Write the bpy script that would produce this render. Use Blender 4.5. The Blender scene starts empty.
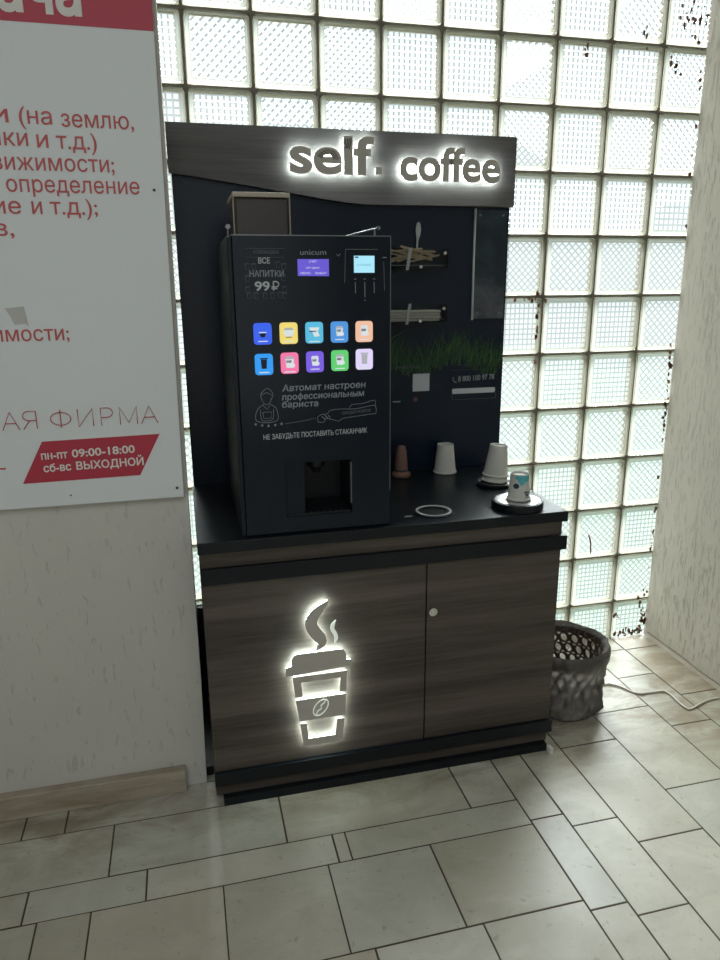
import bpy, bmesh, math, random
from mathutils import Matrix, Vector
from mathutils import noise as mnoise
PI = math.pi
sc = bpy.context.scene
C = sc.collection
random.seed(7)

# ------------------------------------------------------------------ helpers
def wl(o):
    v = Vector((0, 0, 0))
    while o is not None:
        v += Vector(o.location); o = o.parent
    return v

def obj(name, bm, mats, parent=None, smooth=False, bevel=0, seg=2, angle=35):
    me = bpy.data.meshes.new(name)
    off = wl(parent) if parent else Vector((0, 0, 0))
    if isinstance(bm, bpy.types.Mesh):
        me = bm
        me.transform(Matrix.Translation(-off))
    else:
        bmesh.ops.translate(bm, verts=bm.verts, vec=-off)
        bmesh.ops.recalc_face_normals(bm, faces=bm.faces)
        bm.to_mesh(me)
        bm.free()
    if not isinstance(mats, (list, tuple)): mats = [mats]
    for m in mats: me.materials.append(m)
    if smooth:
        for p in me.polygons: p.use_smooth = True
        try: me.set_sharp_from_angle(angle=math.radians(angle))
        except Exception: pass
    o = bpy.data.objects.new(name, me); C.objects.link(o)
    if parent: o.parent = parent
    if bevel:
        b = o.modifiers.new('bevel', 'BEVEL'); b.width = bevel; b.segments = seg; b.limit_method = 'ANGLE'
    return o

def new(): 
    return bmesh.new()

def box(bm, x0, x1, y0, y1, z0, z1, mi=0):
    v = [bm.verts.new(p) for p in ((x0,y0,z0),(x1,y0,z0),(x1,y1,z0),(x0,y1,z0),(x0,y0,z1),(x1,y0,z1),(x1,y1,z1),(x0,y1,z1))]
    for f in ((3,2,1,0),(4,5,6,7),(0,1,5,4),(1,2,6,5),(2,3,7,6),(3,0,4,7)):
        bm.faces.new([v[i] for i in f]).material_index = mi
    return bm

def bx(*a, mi=0): return box(new(), *a, mi=mi)

def prism(bm, pts, y0, y1, mi=0):
    """polygon given in x,z extruded from y0 (front) to y1"""
    a = [bm.verts.new((x, y0, z)) for x, z in pts]; b = [bm.verts.new((x, y1, z)) for x, z in pts]
    n = len(pts)
    bm.faces.new(a).material_index = mi; bm.faces.new(b[::-1]).material_index = mi
    for i in range(n):
        bm.faces.new((a[i], b[i], b[(i+1) % n], a[(i+1) % n])).material_index = mi
    return bm

def lathe(bm, prof, cx=0, cy=0, seg=40, cap0=True, cap1=True, mi=0, f=None):
    rings = []
    for r, z in prof:
        ring = []
        for k in range(seg):
            a = 2*PI*k/seg
            p = Vector((cx+r*math.cos(a), cy+r*math.sin(a), z))
            if f: p = f(p, a, r, z)
            ring.append(bm.verts.new(p))
        rings.append(ring)
    for i in range(len(rings)-1):
        for k in range(seg):
            bm.faces.new((rings[i][k], rings[i][(k+1) % seg], rings[i+1][(k+1) % seg], rings[i+1][k])).material_index = mi
    if cap0: bm.faces.new(rings[0][::-1]).material_index = mi
    if cap1: bm.faces.new(rings[-1]).material_index = mi
    return bm

def tube(bm, pts, r, seg=8, mi=0):
    pts = [Vector(p) for p in pts]; rings = []
    up = Vector((0, 0, 1))
    for i, p in enumerate(pts):
        t = (pts[min(i+1, len(pts)-1)] - pts[max(i-1, 0)]).normalized()
        a = t.cross(up)
        if a.length < 1e-3: a = t.cross(Vector((1, 0, 0)))
        a.normalize(); b = t.cross(a).normalized()
        rings.append([bm.verts.new(p + a*(r*math.cos(2*PI*k/seg)) + b*(r*math.sin(2*PI*k/seg))) for k in range(seg)])
    for i in range(len(rings)-1):
        for k in range(seg):
            bm.faces.new((rings[i][k], rings[i][(k+1) % seg], rings[i+1][(k+1) % seg], rings[i+1][k])).material_index = mi
    bm.faces.new(rings[0][::-1]).material_index = mi; bm.faces.new(rings[-1]).material_index = mi
    return bm

def smooth_path(pts, n=6):
    pts = [Vector(p) for p in pts]; out = []
    for i in range(len(pts)-1):
        p0, p1, p2, p3 = pts[max(i-1, 0)], pts[i], pts[i+1], pts[min(i+2, len(pts)-1)]
        for k in range(n):
            t = k/n
            out.append(.5*((2*p1)+(-p0+p2)*t+(2*p0-5*p1+4*p2-p3)*t*t+(-p0+3*p1-3*p2+p3)*t**3))
    out.append(pts[-1]); return out

def tag(o, label=None, cat=None, group=None, kind=None):
    if label: o['label'] = label
    if cat: o['category'] = cat
    if group: o['group'] = group
    if kind: o['kind'] = kind
    return o

def thing(name, loc, label, cat, group=None):
    o = bpy.data.objects.new(name, None); o.empty_display_size = .05; C.objects.link(o)
    o.location = loc
    return tag(o, label, cat, group)

def structure(o): o['kind'] = 'structure'; return o

def copy_tree(o, parent=None):
    c = o.copy(); C.objects.link(c)
    if parent: c.parent = parent
    for ch in list(o.children): copy_tree(ch, c)
    return c

# ------------------------------------------------------------------ text
from mathutils.geometry import delaunay_2d_cdt
def outlines(t, bold=0.0, slant=0.0):
    cu = bpy.data.curves.new('t', 'FONT'); cu.body = t; cu.size = 1; cu.shear = slant
    cu.resolution_u = 5; cu.fill_mode = 'NONE'
    o = bpy.data.objects.new('t', cu); C.objects.link(o)
    bpy.context.view_layer.update()
    me = bpy.data.meshes.new_from_object(o.evaluated_get(bpy.context.evaluated_depsgraph_get()))
    P = [(v.co.x, v.co.y) for v in me.vertices]; nx = {}
    for e in me.edges: nx[e.vertices[0]] = e.vertices[1]; 
    adj = {}
    for e in me.edges:
        a, b = e.vertices; adj.setdefault(a, []).append(b); adj.setdefault(b, []).append(a)
    bpy.data.objects.remove(o); bpy.data.curves.remove(cu); bpy.data.meshes.remove(me)
    seen, loops = set(), []
    for a in range(len(P)):
        if a in seen or len(adj.get(a, [])) != 2: continue
        nb = [b for b in adj[a]]; b = a+1 if a+1 in nb else nb[0]
        lp = [a]; seen.add(a); prev, cur = a, b
        while cur != a and cur not in seen:
            lp.append(cur); seen.add(cur)
            n_ = [q for q in adj[cur] if q != prev]
            if not n_: break
            prev, cur = cur, n_[0]
        pts = []
        for k in lp:
            if not pts or (P[k][0]-pts[-1][0])**2+(P[k][1]-pts[-1][1])**2 > 1e-9: pts.append(P[k])
        if len(pts) > 2: loops.append(pts)
    if bold:
        def area(l): return sum(l[i][0]*l[(i+1) % len(l)][1]-l[(i+1) % len(l)][0]*l[i][1] for i in range(len(l)))
        def inside(p, l):
            w_ = False
            for i in range(len(l)):
                a, b = l[i-1], l[i]
                if (a[1] > p[1]) != (b[1] > p[1]) and p[0] < (b[0]-a[0])*(p[1]-a[1])/(b[1]-a[1])+a[0]: w_ = not w_
            return w_
        out = []
        for l in loops:
            q = []; depth = sum(inside(l[0], m_) for m_ in loops if m_ is not l)
            sg = (1 if area(l) > 0 else -1)*(1 if depth % 2 == 0 else -1)
            for i in range(len(l)):
                p0, p1, p2 = Vector(l[i-1]), Vector(l[i]), Vector(l[(i+1) % len(l)])
                e1, e2 = (p1-p0).normalized(), (p2-p1).normalized()
                n_ = Vector((e1.y, -e1.x))+Vector((e2.y, -e2.x))
                n_ = n_*(2/max(n_.length_squared, .9)) if n_.length > 1e-6 else Vector((e1.y, -e1.x))
                q.append(tuple(p1+n_*bold*sg))
            out.append(q)
        loops = out
    return loops

def text_mesh(s, x0, x1, z, cap, y, extrude=.0004, bold=0.0, slant=0.0, rise=0.0, ref='H'):
    """writing standing in an x-z plane at depth y: fitted between x0 and x1, baseline z, capital height cap"""
    hh = max(p[1] for l in outlines(ref, bold) for p in l)
    lo = outlines(s, bold, slant)
    a = min(p[0] for l in lo for p in l); b = max(p[0] for l in lo for p in l)
    bm = new(); sx = (x1-x0)/(b-a); sz = cap/hh
    # group loops into glyph clusters by overlapping x extents, so each is filled on its own
    items = sorted([(min(p[0] for p in l), max(p[0] for p in l), l) for l in lo], key=lambda t: t[0])
    cl = []
    for u0, u1, l in items:
        if cl and u0 < cl[-1][1]-1e-4: cl[-1][1] = max(cl[-1][1], u1); cl[-1][2].append(l)
        else: cl.append([u0, u1, [l]])
    def place(p, yy):
        u = (p[0]-a)*sx; return (x0+u, yy, z+p[1]*sz+rise*u/(x1-x0))
    for _, _, ls in cl:
        pts, edges = [], []
        for l in ls:
            n0 = len(pts); pts += [Vector(p) for p in l]; edges += [(n0+i, n0+(i+1) % len(l)) for i in range(len(l))]
        vo, eo, fo, *_ = delaunay_2d_cdt(pts, edges, [], 0, 1e-6)
        def wind(q):
            w_ = 0
            for l in ls:
                for i in range(len(l)):
                    p, r_ = l[i], l[(i+1) % len(l)]
                    if (p[1] <= q[1]) != (r_[1] <= q[1]):
                        t = (q[1]-p[1])/(r_[1]-p[1])
                        if p[0]+t*(r_[0]-p[0]) > q[0]: w_ += 1 if r_[1] > p[1] else -1
            return w_
        keep = []
        for f in fo:
            c = sum((Vector(vo[i]) for i in f), Vector((0, 0)))/len(f)
            if wind(c) != 0: keep.append(tuple(f))
        fv = {i: bm.verts.new(place(vo[i], y)) for f in keep for i in f}
        bv = {i: bm.verts.new(place(vo[i], y+extrude)) for i in fv} if extrude else {}
        cnt = {}
        for f in keep:
            bm.faces.new([fv[i] for i in f])
            for k in range(len(f)):
                e = (f[k], f[(k+1) % len(f)]); cnt[tuple(sorted(e))] = cnt.get(tuple(sorted(e)), [])+[e]
        if extrude:
            for es_ in cnt.values():
                if len(es_) == 1:
                    i, j_ = es_[0]; bm.faces.new((fv[j_], fv[i], bv[i], bv[j_]))
    return bm

# ------------------------------------------------------------------ materials
def mat(name, col=(.5,.5,.5), rough=.5, metal=0, spec=.5, emit=None, es=0, trans=0, ior=1.45):
    m = bpy.data.materials.new(name); m.use_nodes = True
    b = m.node_tree.nodes['Principled BSDF']
    b.inputs['Base Color'].default_value = (*col, 1); b.inputs['Roughness'].default_value = rough
    b.inputs['Metallic'].default_value = metal; b.inputs['Specular IOR Level'].default_value = spec
    b.inputs['Transmission Weight'].default_value = trans; b.inputs['IOR'].default_value = ior
    if emit: b.inputs['Emission Color'].default_value = (*emit, 1); b.inputs['Emission Strength'].default_value = es
    return m
def N(m, t, **k):
    n = m.node_tree.nodes.new(t)
    for a, v in k.items():
        if a.startswith('i_'):
            n.inputs[a[2:].replace('_', ' ')].default_value = v
        else: setattr(n, a, v)
    return n
def L(m, a, b): m.node_tree.links.new(a, b)
def bs(m): return m.node_tree.nodes['Principled BSDF']
def coords(m, scale=(1,1,1), rot=(0,0,0)):
    g = N(m, 'ShaderNodeNewGeometry'); mp = N(m, 'ShaderNodeMapping')
    mp.inputs['Scale'].default_value = scale; mp.inputs['Rotation'].default_value = rot
    L(m, g.outputs['Position'], mp.inputs['Vector']); return mp.outputs['Vector']
def ramp(m, fac, stops, interp='LINEAR'):
    r = N(m, 'ShaderNodeValToRGB'); r.color_ramp.interpolation = interp
    e = r.color_ramp.elements
    while len(e) < len(stops): e.new(.5)
    for i, (p, c) in enumerate(stops):
        e[i].position = p; e[i].color = (*c, 1) if len(c) == 3 else c
    L(m, fac, r.inputs['Fac']); return r.outputs['Color']
def mix(m, fac, a, b, mode='MIX'):
    n = N(m, 'ShaderNodeMix', data_type='RGBA', blend_type=mode)
    for s, v in ((0, fac), (6, a), (7, b)):
        if hasattr(v, 'is_linked') or hasattr(v, 'links'): L(m, v, n.inputs[s])
        elif isinstance(v, tuple): n.inputs[s].default_value = (*v, 1)
        else: n.inputs[s].default_value = v
    return n.outputs[2]
def noise(m, vec, scale=5, detail=4, rough=.5, dist=0):
    n = N(m, 'ShaderNodeTexNoise'); n.inputs['Scale'].default_value = scale; n.inputs['Detail'].default_value = detail
    n.inputs['Roughness'].default_value = rough; n.inputs['Distortion'].default_value = dist
    L(m, vec, n.inputs['Vector']); return n.outputs['Fac']
def bump(m, h, strength=.3, dist=.01):
    n = N(m, 'ShaderNodeBump'); n.inputs['Strength'].default_value = strength; n.inputs['Distance'].default_value = dist
    L(m, h, n.inputs['Height']); L(m, n.outputs['Normal'], bs(m).inputs['Normal'])

def stucco(name, col, groove, sx=55, sz=9, thr=(.60, .68), dist=.004, dirt=.5):
    m = mat(name, col, .85, spec=.25)
    v = coords(m, (sx, sx, sz))
    n1 = noise(m, v, 1.0, 2, .5, .6)
    n2 = noise(m, coords(m, (1, 1, 1)), 160, 3, .6)
    n3 = noise(m, coords(m, (1, 1, .6)), 2.2, 4, .55)
    cut = ramp(m, n1, [(thr[0], (0, 0, 0)), (thr[1], (1, 1, 1))])
    msk = ramp(m, n3, [(.35, (.25, .25, .25)), (.62, (1, 1, 1))])
    cutm = mix(m, 1.0, cut, msk, 'MULTIPLY')
    tone = mix(m, ramp(m, n3, [(.3, (0, 0, 0)), (.75, (1, 1, 1))]), col, tuple(c*.86 for c in col))
    cc = mix(m, dirt, tone, groove); 
    c2 = mix(m, cutm, tone, cc)
    L(m, c2, bs(m).inputs['Base Color'])
    a = N(m, 'ShaderNodeMath', operation='MULTIPLY'); L(m, cutm, a.inputs[0]); a.inputs[1].default_value = -1.0
    b = N(m, 'ShaderNodeMath', operation='MULTIPLY_ADD'); L(m, n2, b.inputs[0]); b.inputs[1].default_value = .25; L(m, a.outputs[0], b.inputs[2])
    bump(m, b.outputs[0], .8, dist)
    return m

M = {}
M['stucco_l'] = stucco('stucco_left', (.60, .585, .53), (.25, .23, .19), 70, 19, (.62, .70), .002, .22)
M['stucco_r'] = stucco('stucco_right', (.74, .705, .625), (.26, .23, .17), 140, 17, (.57, .62), .0035, .4)
M['ceiling'] = mat('ceiling_paint', (.62, .62, .6), .9)
M['mortar'] = mat('mortar', (.16, .145, .12), .9)
M['black'] = mat('black_laminate', (.005, .008, .011), .36, spec=.35)
M['panel'] = mat('black_panel_film', (.006, .013, .027), .25, spec=.35)
M['mach'] = mat('machine_black_metal', (.006, .010, .016), .4, spec=.35)
M['machglass'] = mat('machine_black_glass', (.005, .010, .018), .2, spec=.35)
M['cavity'] = mat('dark_plastic_cavity', (.006, .007, .009), .5)
M['edge'] = mat('grey_metal_edge', (.22, .23, .24), .3, metal=.9)
M['chrome'] = mat('brushed_steel', (.62, .63, .62), .25, metal=1)
M['white'] = mat('paper_white', (.74, .73, .68), .7)
M['print_white'] = mat('white_print', (.50, .53, .55), .6)
M['print_dim'] = mat('faded_white_print', (.27, .30, .32), .6)
M['print_faint'] = mat('faint_grey_print', (.11, .125, .135), .6)
M['lface'] = mat('letter_face_taupe', (.46, .43, .38), .5)
M['lstripe'] = mat('letter_black_stripe', (.02, .02, .022), .5)
M['led'] = mat('led_white', (.8, .8, .8), .5, emit=(.86, 1.0, .94), es=17)
M['led_door'] = mat('led_white_door', (.8, .8, .8), .5, emit=(.82, 1.0, .95), es=25)
M['poster'] = mat('poster_white', (.70, .735, .735), .38)
M['red'] = mat('poster_red', (.44, .032, .058), .4)
M['redtext'] = mat('poster_red_text', (.50, .10, .095), .5)
M['poster_edge'] = mat('poster_edge_grey', (.34, .32, .31), .6)
M['screw'] = mat('screw_dark', (.05, .05, .05), .4, metal=.7)
M['cord'] = mat('white_cord', (.62, .58, .50), .5)
M['foot'] = mat('white_plastic_foot', (.62, .62, .58), .5)
M['green1'] = mat('grass_print_dark', (.012, .042, .014), .6)
M['green2'] = mat('grass_print_mid', (.022, .085, .022), .6)
M['green3'] = mat('grass_print_light', (.05, .16, .035), .6)
M['teal'] = mat('teal_print', (.10, .42, .46), .6)
M['ink'] = mat('dark_ink', (.02, .04, .07), .6)
M['cup'] = mat('paper_cup', (.56, .555, .51), .65)
M['cupbrown'] = mat('brown_paper_cup', (.22, .12, .09), .6)
M['stir'] = mat('birch_wood', (.36, .27, .17), .7)
M['stick'] = mat('sugar_stick_paper', (.50, .46, .40), .7)
M['spoon'] = mat('clear_spoon', (.35, .36, .36), .35)
M['hopper'] = mat('smoked_hopper', (.045, .036, .034), .25)
M['hopper_rim'] = mat('frosted_hopper_rim', (.36, .31, .24), .4)

# wood laminate: long horizontal bands
m = mat('dark_walnut_laminate', (.06, .05, .045), .5, spec=.3)
v = coords(m, (.55, .55, 9)); n1 = noise(m, v, 1.1, 3, .55, .4)
n2 = noise(m, coords(m, (5, 5, 130)), 1.0, 4, .6, .2)
c = ramp(m, n1, [(.34, (.026, .021, .018)), (.5, (.060, .048, .040)), (.66, (.115, .093, .078))])
c = mix(m, .30, c, ramp(m, n2, [(.3, (.03, .025, .02)), (.7, (.15, .125, .105))]))
L(m, c, bs(m).inputs['Base Color']); bump(m, n2, .15, .001)
M['wood'] = m
m = mat('grey_walnut_header', (.1, .09, .085), .45, spec=.35)
n1 = noise(m, coords(m, (1.1, 1.1, 16)), 1.0, 3, .5, .3)
n2 = noise(m, coords(m, (4, 4, 150)), 1.0, 4, .6)
c = ramp(m, n1, [(.3, (.070, .066, .068)), (.7, (.130, .122, .124))])
c = mix(m, .25, c, ramp(m, n2, [(.3, (.04, .036, .034)), (.7, (.17, .155, .145))]))
L(m, c, bs(m).inputs['Base Color']); bump(m, n2, .12, .001)
M['woodh'] = m

# marble floor slabs
m = mat('floor_marble', (.5, .48, .42), .33, spec=.5)
g = N(m, 'ShaderNodeNewGeometry')
tone = ramp(m, g.outputs['Random Per Island'], [(0, (.42, .395, .315)), (.3, (.50, .48, .40)), (.6, (.44, .44, .38)), (.85, (.54, .515, .44)), (1, (.45, .41, .315))])
n1 = noise(m, coords(m), 5, 6, .6, .8); n2 = noise(m, coords(m, (2, 4, 1)), 2.2, 6, .65, .5)
n3 = noise(m, coords(m), 38, 4, .7)
c = mix(m, ramp(m, n1, [(.38, (0, 0, 0)), (.68, (.5, .5, .5))]), tone, (.30, .275, .21))
c = mix(m, ramp(m, n2, [(.52, (0, 0, 0)), (.72, (.35, .35, .35))]), c, (.60, .575, .50))
c = mix(m, ramp(m, n3, [(.60, (0, 0, 0)), (.70, (.5, .5, .5))]), c, (.24, .20, .14))
# ingrained dirt along the left wall and the cabinet foot (brown patches)
sx = N(m, 'ShaderNodeSeparateXYZ'); L(m, g.outputs['Position'], sx.inputs[0])
mr = N(m, 'ShaderNodeMapRange'); L(m, sx.outputs['Y'], mr.inputs['Value'])
mr.inputs['From Min'].default_value = -.86; mr.inputs['From Max'].default_value = -.55
nn = noise(m, coords(m, (3, 7, 1)), 1.4, 5, .65, .6)
mm = N(m, 'ShaderNodeMath', operation='MULTIPLY'); L(m, mr.outputs[0], mm.inputs[0]); L(m, ramp(m, nn, [(.42, (0, 0, 0)), (.62, (.75, .75, .75))]), mm.inputs[1])
c = mix(m, mm.outputs[0], c, (.17, .125, .075))
mr2 = N(m, 'ShaderNodeMapRange'); L(m, sx.outputs['X'], mr2.inputs['Value']); mr2.inputs['From Min'].default_value = -.22; mr2.inputs['From Max'].default_value = .14
m3 = N(m, 'ShaderNodeMath', operation='MULTIPLY'); L(m, mr2.outputs[0], m3.inputs[0]); L(m, ramp(m, nn, [(.35, (.12, .12, .12)), (.6, (.75, .75, .75))]), m3.inputs[1])
c = mix(m, m3.outputs[0], c, (.27, .215, .14))
L(m, c, bs(m).inputs['Base Color'])
L(m, ramp(m, n1, [(.3, (.30, .30, .30)), (.8, (.5, .5, .5))]), bs(m).inputs['Roughness'])
bump(m, n3, .06, .002)
M['marble'] = m
m = mat('marble_skirting', (.36, .31, .24), .5)
n1 = noise(m, coords(m, (3, 3, 22)), 1.5, 5, .6, .5)
L(m, ramp(m, n1, [(.3, (.24, .19, .13)), (.7, (.44, .39, .31))]), bs(m).inputs['Base Color'])
M['skirt'] = m
M['grout'] = mat('floor_grout', (.07, .055, .038), .95)

# glass block materials
def shader_mix(m, a, b, f):
    n = N(m, 'ShaderNodeMixShader'); L(m, a, n.inputs[1]); L(m, b, n.inputs[2])
    if isinstance(f, float): n.inputs[0].default_value = f
    else: L(m, f, n.inputs[0])
    return n.outputs[0]
def glass_mat(name, tcol, wt, wr, rough, tl=(.8, .82, .8)):
    """wt: straight-through share, wr: refracted share, the rest scattered; a Fresnel gloss on top"""
    m = bpy.data.materials.new(name); m.use_nodes = True; nt = m.node_tree; nt.nodes.clear()
    out = N(m, 'ShaderNodeOutputMaterial')
    g = N(m, 'ShaderNodeNewGeometry')
    tint = ramp(m, g.outputs['Random Per Island'], [(0, tcol[0]), (.5, tcol[1]), (1, tcol[2])]) if isinstance(tcol[0], tuple) else None
    t = N(m, 'ShaderNodeBsdfTransparent'); r = N(m, 'ShaderNodeBsdfRefraction'); s = N(m, 'ShaderNodeBsdfTranslucent')
    r.inputs['IOR'].default_value = 1.5; r.inputs['Roughness'].default_value = rough
    gl = N(m, 'ShaderNodeBsdfGlossy'); gl.inputs['Roughness'].default_value = .08
    fr = N(m, 'ShaderNodeFresnel'); fr.inputs['IOR'].default_value = 1.5
    if tint:
        L(m, tint, t.inputs['Color']); L(m, tint, r.inputs['Color'])
    else:
        t.inputs['Color'].default_value = (*tcol, 1); r.inputs['Color'].default_value = (*tcol, 1)
    s.inputs['Color'].default_value = (*tl, 1)
    a = shader_mix(m, r.outputs[0], t.outputs[0], wt/(wt+wr+1e-6))
    b = shader_mix(m, s.outputs[0], a, wt+wr)
    d = shader_mix(m, b, gl.outputs[0], fr.outputs[0])
    L(m, d, out.inputs['Surface']); return m
M['pane'] = glass_mat('patterned_glass', (.93, .95, .94), .46, .49, .06)
M['ridge'] = glass_mat('glass_ridge', (.50, .54, .55), .44, .51, .05)
M['pane_back'] = glass_mat('rear_glass', (.93, .955, .95), .93, .0, .1)
M['rim'] = glass_mat('glass_rim', (.80, .86, .80), .30, .10, .2, (.30, .305, .26))
m = bpy.data.materials.new('block_side_wall'); m.use_nodes = True; m.node_tree.nodes.clear()
out = N(m, 'ShaderNodeOutputMaterial'); d = N(m, 'ShaderNodeBsdfDiffuse'); t = N(m, 'ShaderNodeBsdfTranslucent')
d.inputs['Color'].default_value = (.80, .75, .62, 1); t.inputs['Color'].default_value = (.88, .84, .72, 1)
L(m, shader_mix(m, d.outputs[0], t.outputs[0], .5), out.inputs['Surface'])
M['side'] = m
M['flake'] = mat('peeling_brown_paint', (.20, .10, .06), .9)
M['acrylic'] = None
m = bpy.data.materials.new('clear_acrylic'); m.use_nodes = True; m.node_tree.nodes.clear()
out = N(m, 'ShaderNodeOutputMaterial'); t = N(m, 'ShaderNodeBsdfTransparent'); gl = N(m, 'ShaderNodeBsdfGlossy')
t.inputs['Color'].default_value = (.90, .92, .92, 1); gl.inputs['Roughness'].default_value = .12
fr = N(m, 'ShaderNodeFresnel'); fr.inputs['IOR'].default_value = 1.22
L(m, shader_mix(m, t.outputs[0], gl.outputs[0], fr.outputs[0]), out.inputs['Surface'])
M['acrylic'] = m
# thin black bin bag
m = bpy.data.materials.new('thin_bin_bag'); m.use_nodes = True; m.node_tree.nodes.clear()
out = N(m, 'ShaderNodeOutputMaterial'); p = N(m, 'ShaderNodeBsdfPrincipled'); t = N(m, 'ShaderNodeBsdfTranslucent')
p.inputs['Base Color'].default_value = (.06, .055, .052, 1); p.inputs['Roughness'].default_value = .22
t.inputs['Color'].default_value = (.40, .36, .30, 1)
L(m, shader_mix(m, p.outputs[0], t.outputs[0], .30), out.inputs['Surface'])
M['bag'] = m
M['bin'] = mat('brown_bin_plastic', (.055, .035, .025), .45)

# ------------------------------------------------------------------ setting
XR = .16           # right wall
XL = -4.2
YB = -5.2
CEIL = 2.9
# floor: marble slabs laid in two patterns
slabs = []
def row(y0, y1, xs):
    for a, b in zip(xs[:-1], xs[1:]): slabs.append((a, b, y0, y1))
rnd = random.Random(3)
def rand_cuts(a, b, lo, hi):
    r = [a]
    while r[-1] < b-hi: r.append(r[-1]+rnd.uniform(lo, hi))
    r.append(b); return r
row(-.50, 0, rand_cuts(XL, -.82, .3, .5))
row(-.615, -.50, rand_cuts(XL, -2.50, .3, .5)[:-1]+[-2.52, -2.18, -2.07, -1.62, -1.2, -.82])
row(-.80, -.615, rand_cuts(XL, -2.45, .3, .5)+[-1.94, -1.485, -.96, -.82])
row(-.90, -.80, rand_cuts(XL, -2.55, .3, .5)+[-2.125, -1.845, -1.365, -1.33, -.82])
row(-1.16, -.90, rand_cuts(XL, -2.4, .3, .5)+[-2.09, -1.97, -1.66, -1.395, -1.12, -.82])
row(-1.44, -1.16, rand_cuts(XL, -2.1, .3, .5)+[-1.72, -1.34, -1.08, -.82])
y = -1.44
while y > YB:
    y2 = max(YB, y-rnd.choice((.1, .2, .26, .3)))
    row(y2, y, rand_cuts(XL+rnd.uniform(-.0, .0), -.82, .25, .5)); y = y2
def colm(x0, x1, ys):
    ys = sorted(ys)
    while ys[0] > YB+.45: ys.insert(0, ys[0]-rnd.uniform(.2, .42))
    ys[0] = max(ys[0], YB); ys.insert(0, YB) if ys[0] > YB+.02 else None
    for a, b in zip(ys[:-1], ys[1:]): slabs.append((x0, x1, a, b))
colm(-.82, -.72, [0, -.28, -.60, -.885, -1.19])
colm(-.72, -.58, [0, -.22, -.52, -.935, -1.23])
colm(-.58, -.38, [0, -.25, -.62, -1.03, -1.42])
colm(-.38, -.16, [0, -.18, -.48, -.87, -1.2])
colm(-.16, -.005, [0, -.105, -.295, -.605, -.90])
colm(-.005, XR, [0, -.11, -.45, -.82, -1.1])
bm = new()
for a, b, c0, d0 in slabs:
    g_ = .0012
    j = [rnd.uniform(-.0006, .0007) for _ in range(4)]
    x0, x1, y0, y1 = a+g_+j[0], b-g_+j[1], c0+g_+j[2], d0-g_+j[3]
    if x1-x0 < .02 or y1-y0 < .02: continue
    e = .0015; z = rnd.uniform(-.0006, 0)
    lo = [bm.verts.new(p) for p in ((x0, y0, z-.003), (x1, y0, z-.003), (x1, y1, z-.003), (x0, y1, z-.003))]
    hi = [bm.verts.new(p) for p in ((x0+e, y0+e, z), (x1-e, y0+e, z), (x1-e, y1-e, z), (x0+e, y1-e, z))]
    bm.faces.new(hi)
    for k in range(4): bm.faces.new((lo[k], lo[(k+1) % 4], hi[(k+1) % 4], hi[k]))
nslab = len(bm.faces)
box(bm, XL, XR, YB, 0, -.06, -.0013, mi=1)
structure(obj('floor', bm, [M['marble'], M['grout']]))

structure(obj('ceiling', bx(XL, XR, YB, .0, CEIL, CEIL+.1), M['ceiling']))
# left wall stands forward of the window
bm = prism(new(), [(XL, -.05), (-1.685, -.05), (-1.685, 0), (-1.682, .18), (-1.6795, .35), (-1.6795, .6), (-1.6782, .9), (-1.673, 1.5), (-1.6675, 2.06), (-1.661, CEIL), (XL, CEIL)], -.5, .09)
structure(obj('wall_left', bm, M['stucco_l']))
structure(obj('wall_right', bx(XR, XR+.25, YB, .0, -.05, CEIL), M['stucco_r']))
structure(obj('wall_side', bx(XL-.2, XL, YB, -.0, -.05, CEIL), M['stucco_l']))
structure(obj('wall_back', bx(XL, XR, YB-.2, YB, -.05, CEIL), M['stucco_l']))
structure(obj('baseboard_left', bx(XL, -1.742, -.528, -.5, 0, .074), M['skirt'], bevel=.003))
b2 = new()   # worn plaster foot of the right wall: thin rough skirt of old mortar
for i in range(60):
    yy = -.02-i*.045
    w = .002+.004*mnoise.noise((yy*9, 0, 3)); h = .016+.012*mnoise.noise((yy*7, 2, 0))
    v = [b2.verts.new(p) for p in ((XR, yy, 0), (XR-w-.012, yy, 0), (XR-w*.4, yy, h*.5), (XR, yy, h))]
    if i:
        for k in range(3): b2.faces.new((pv[k], pv[k+1], v[k+1], v[k]))
    pv = v
structure(obj('baseboard_right', b2, M['skirt'], smooth=True))

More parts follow.
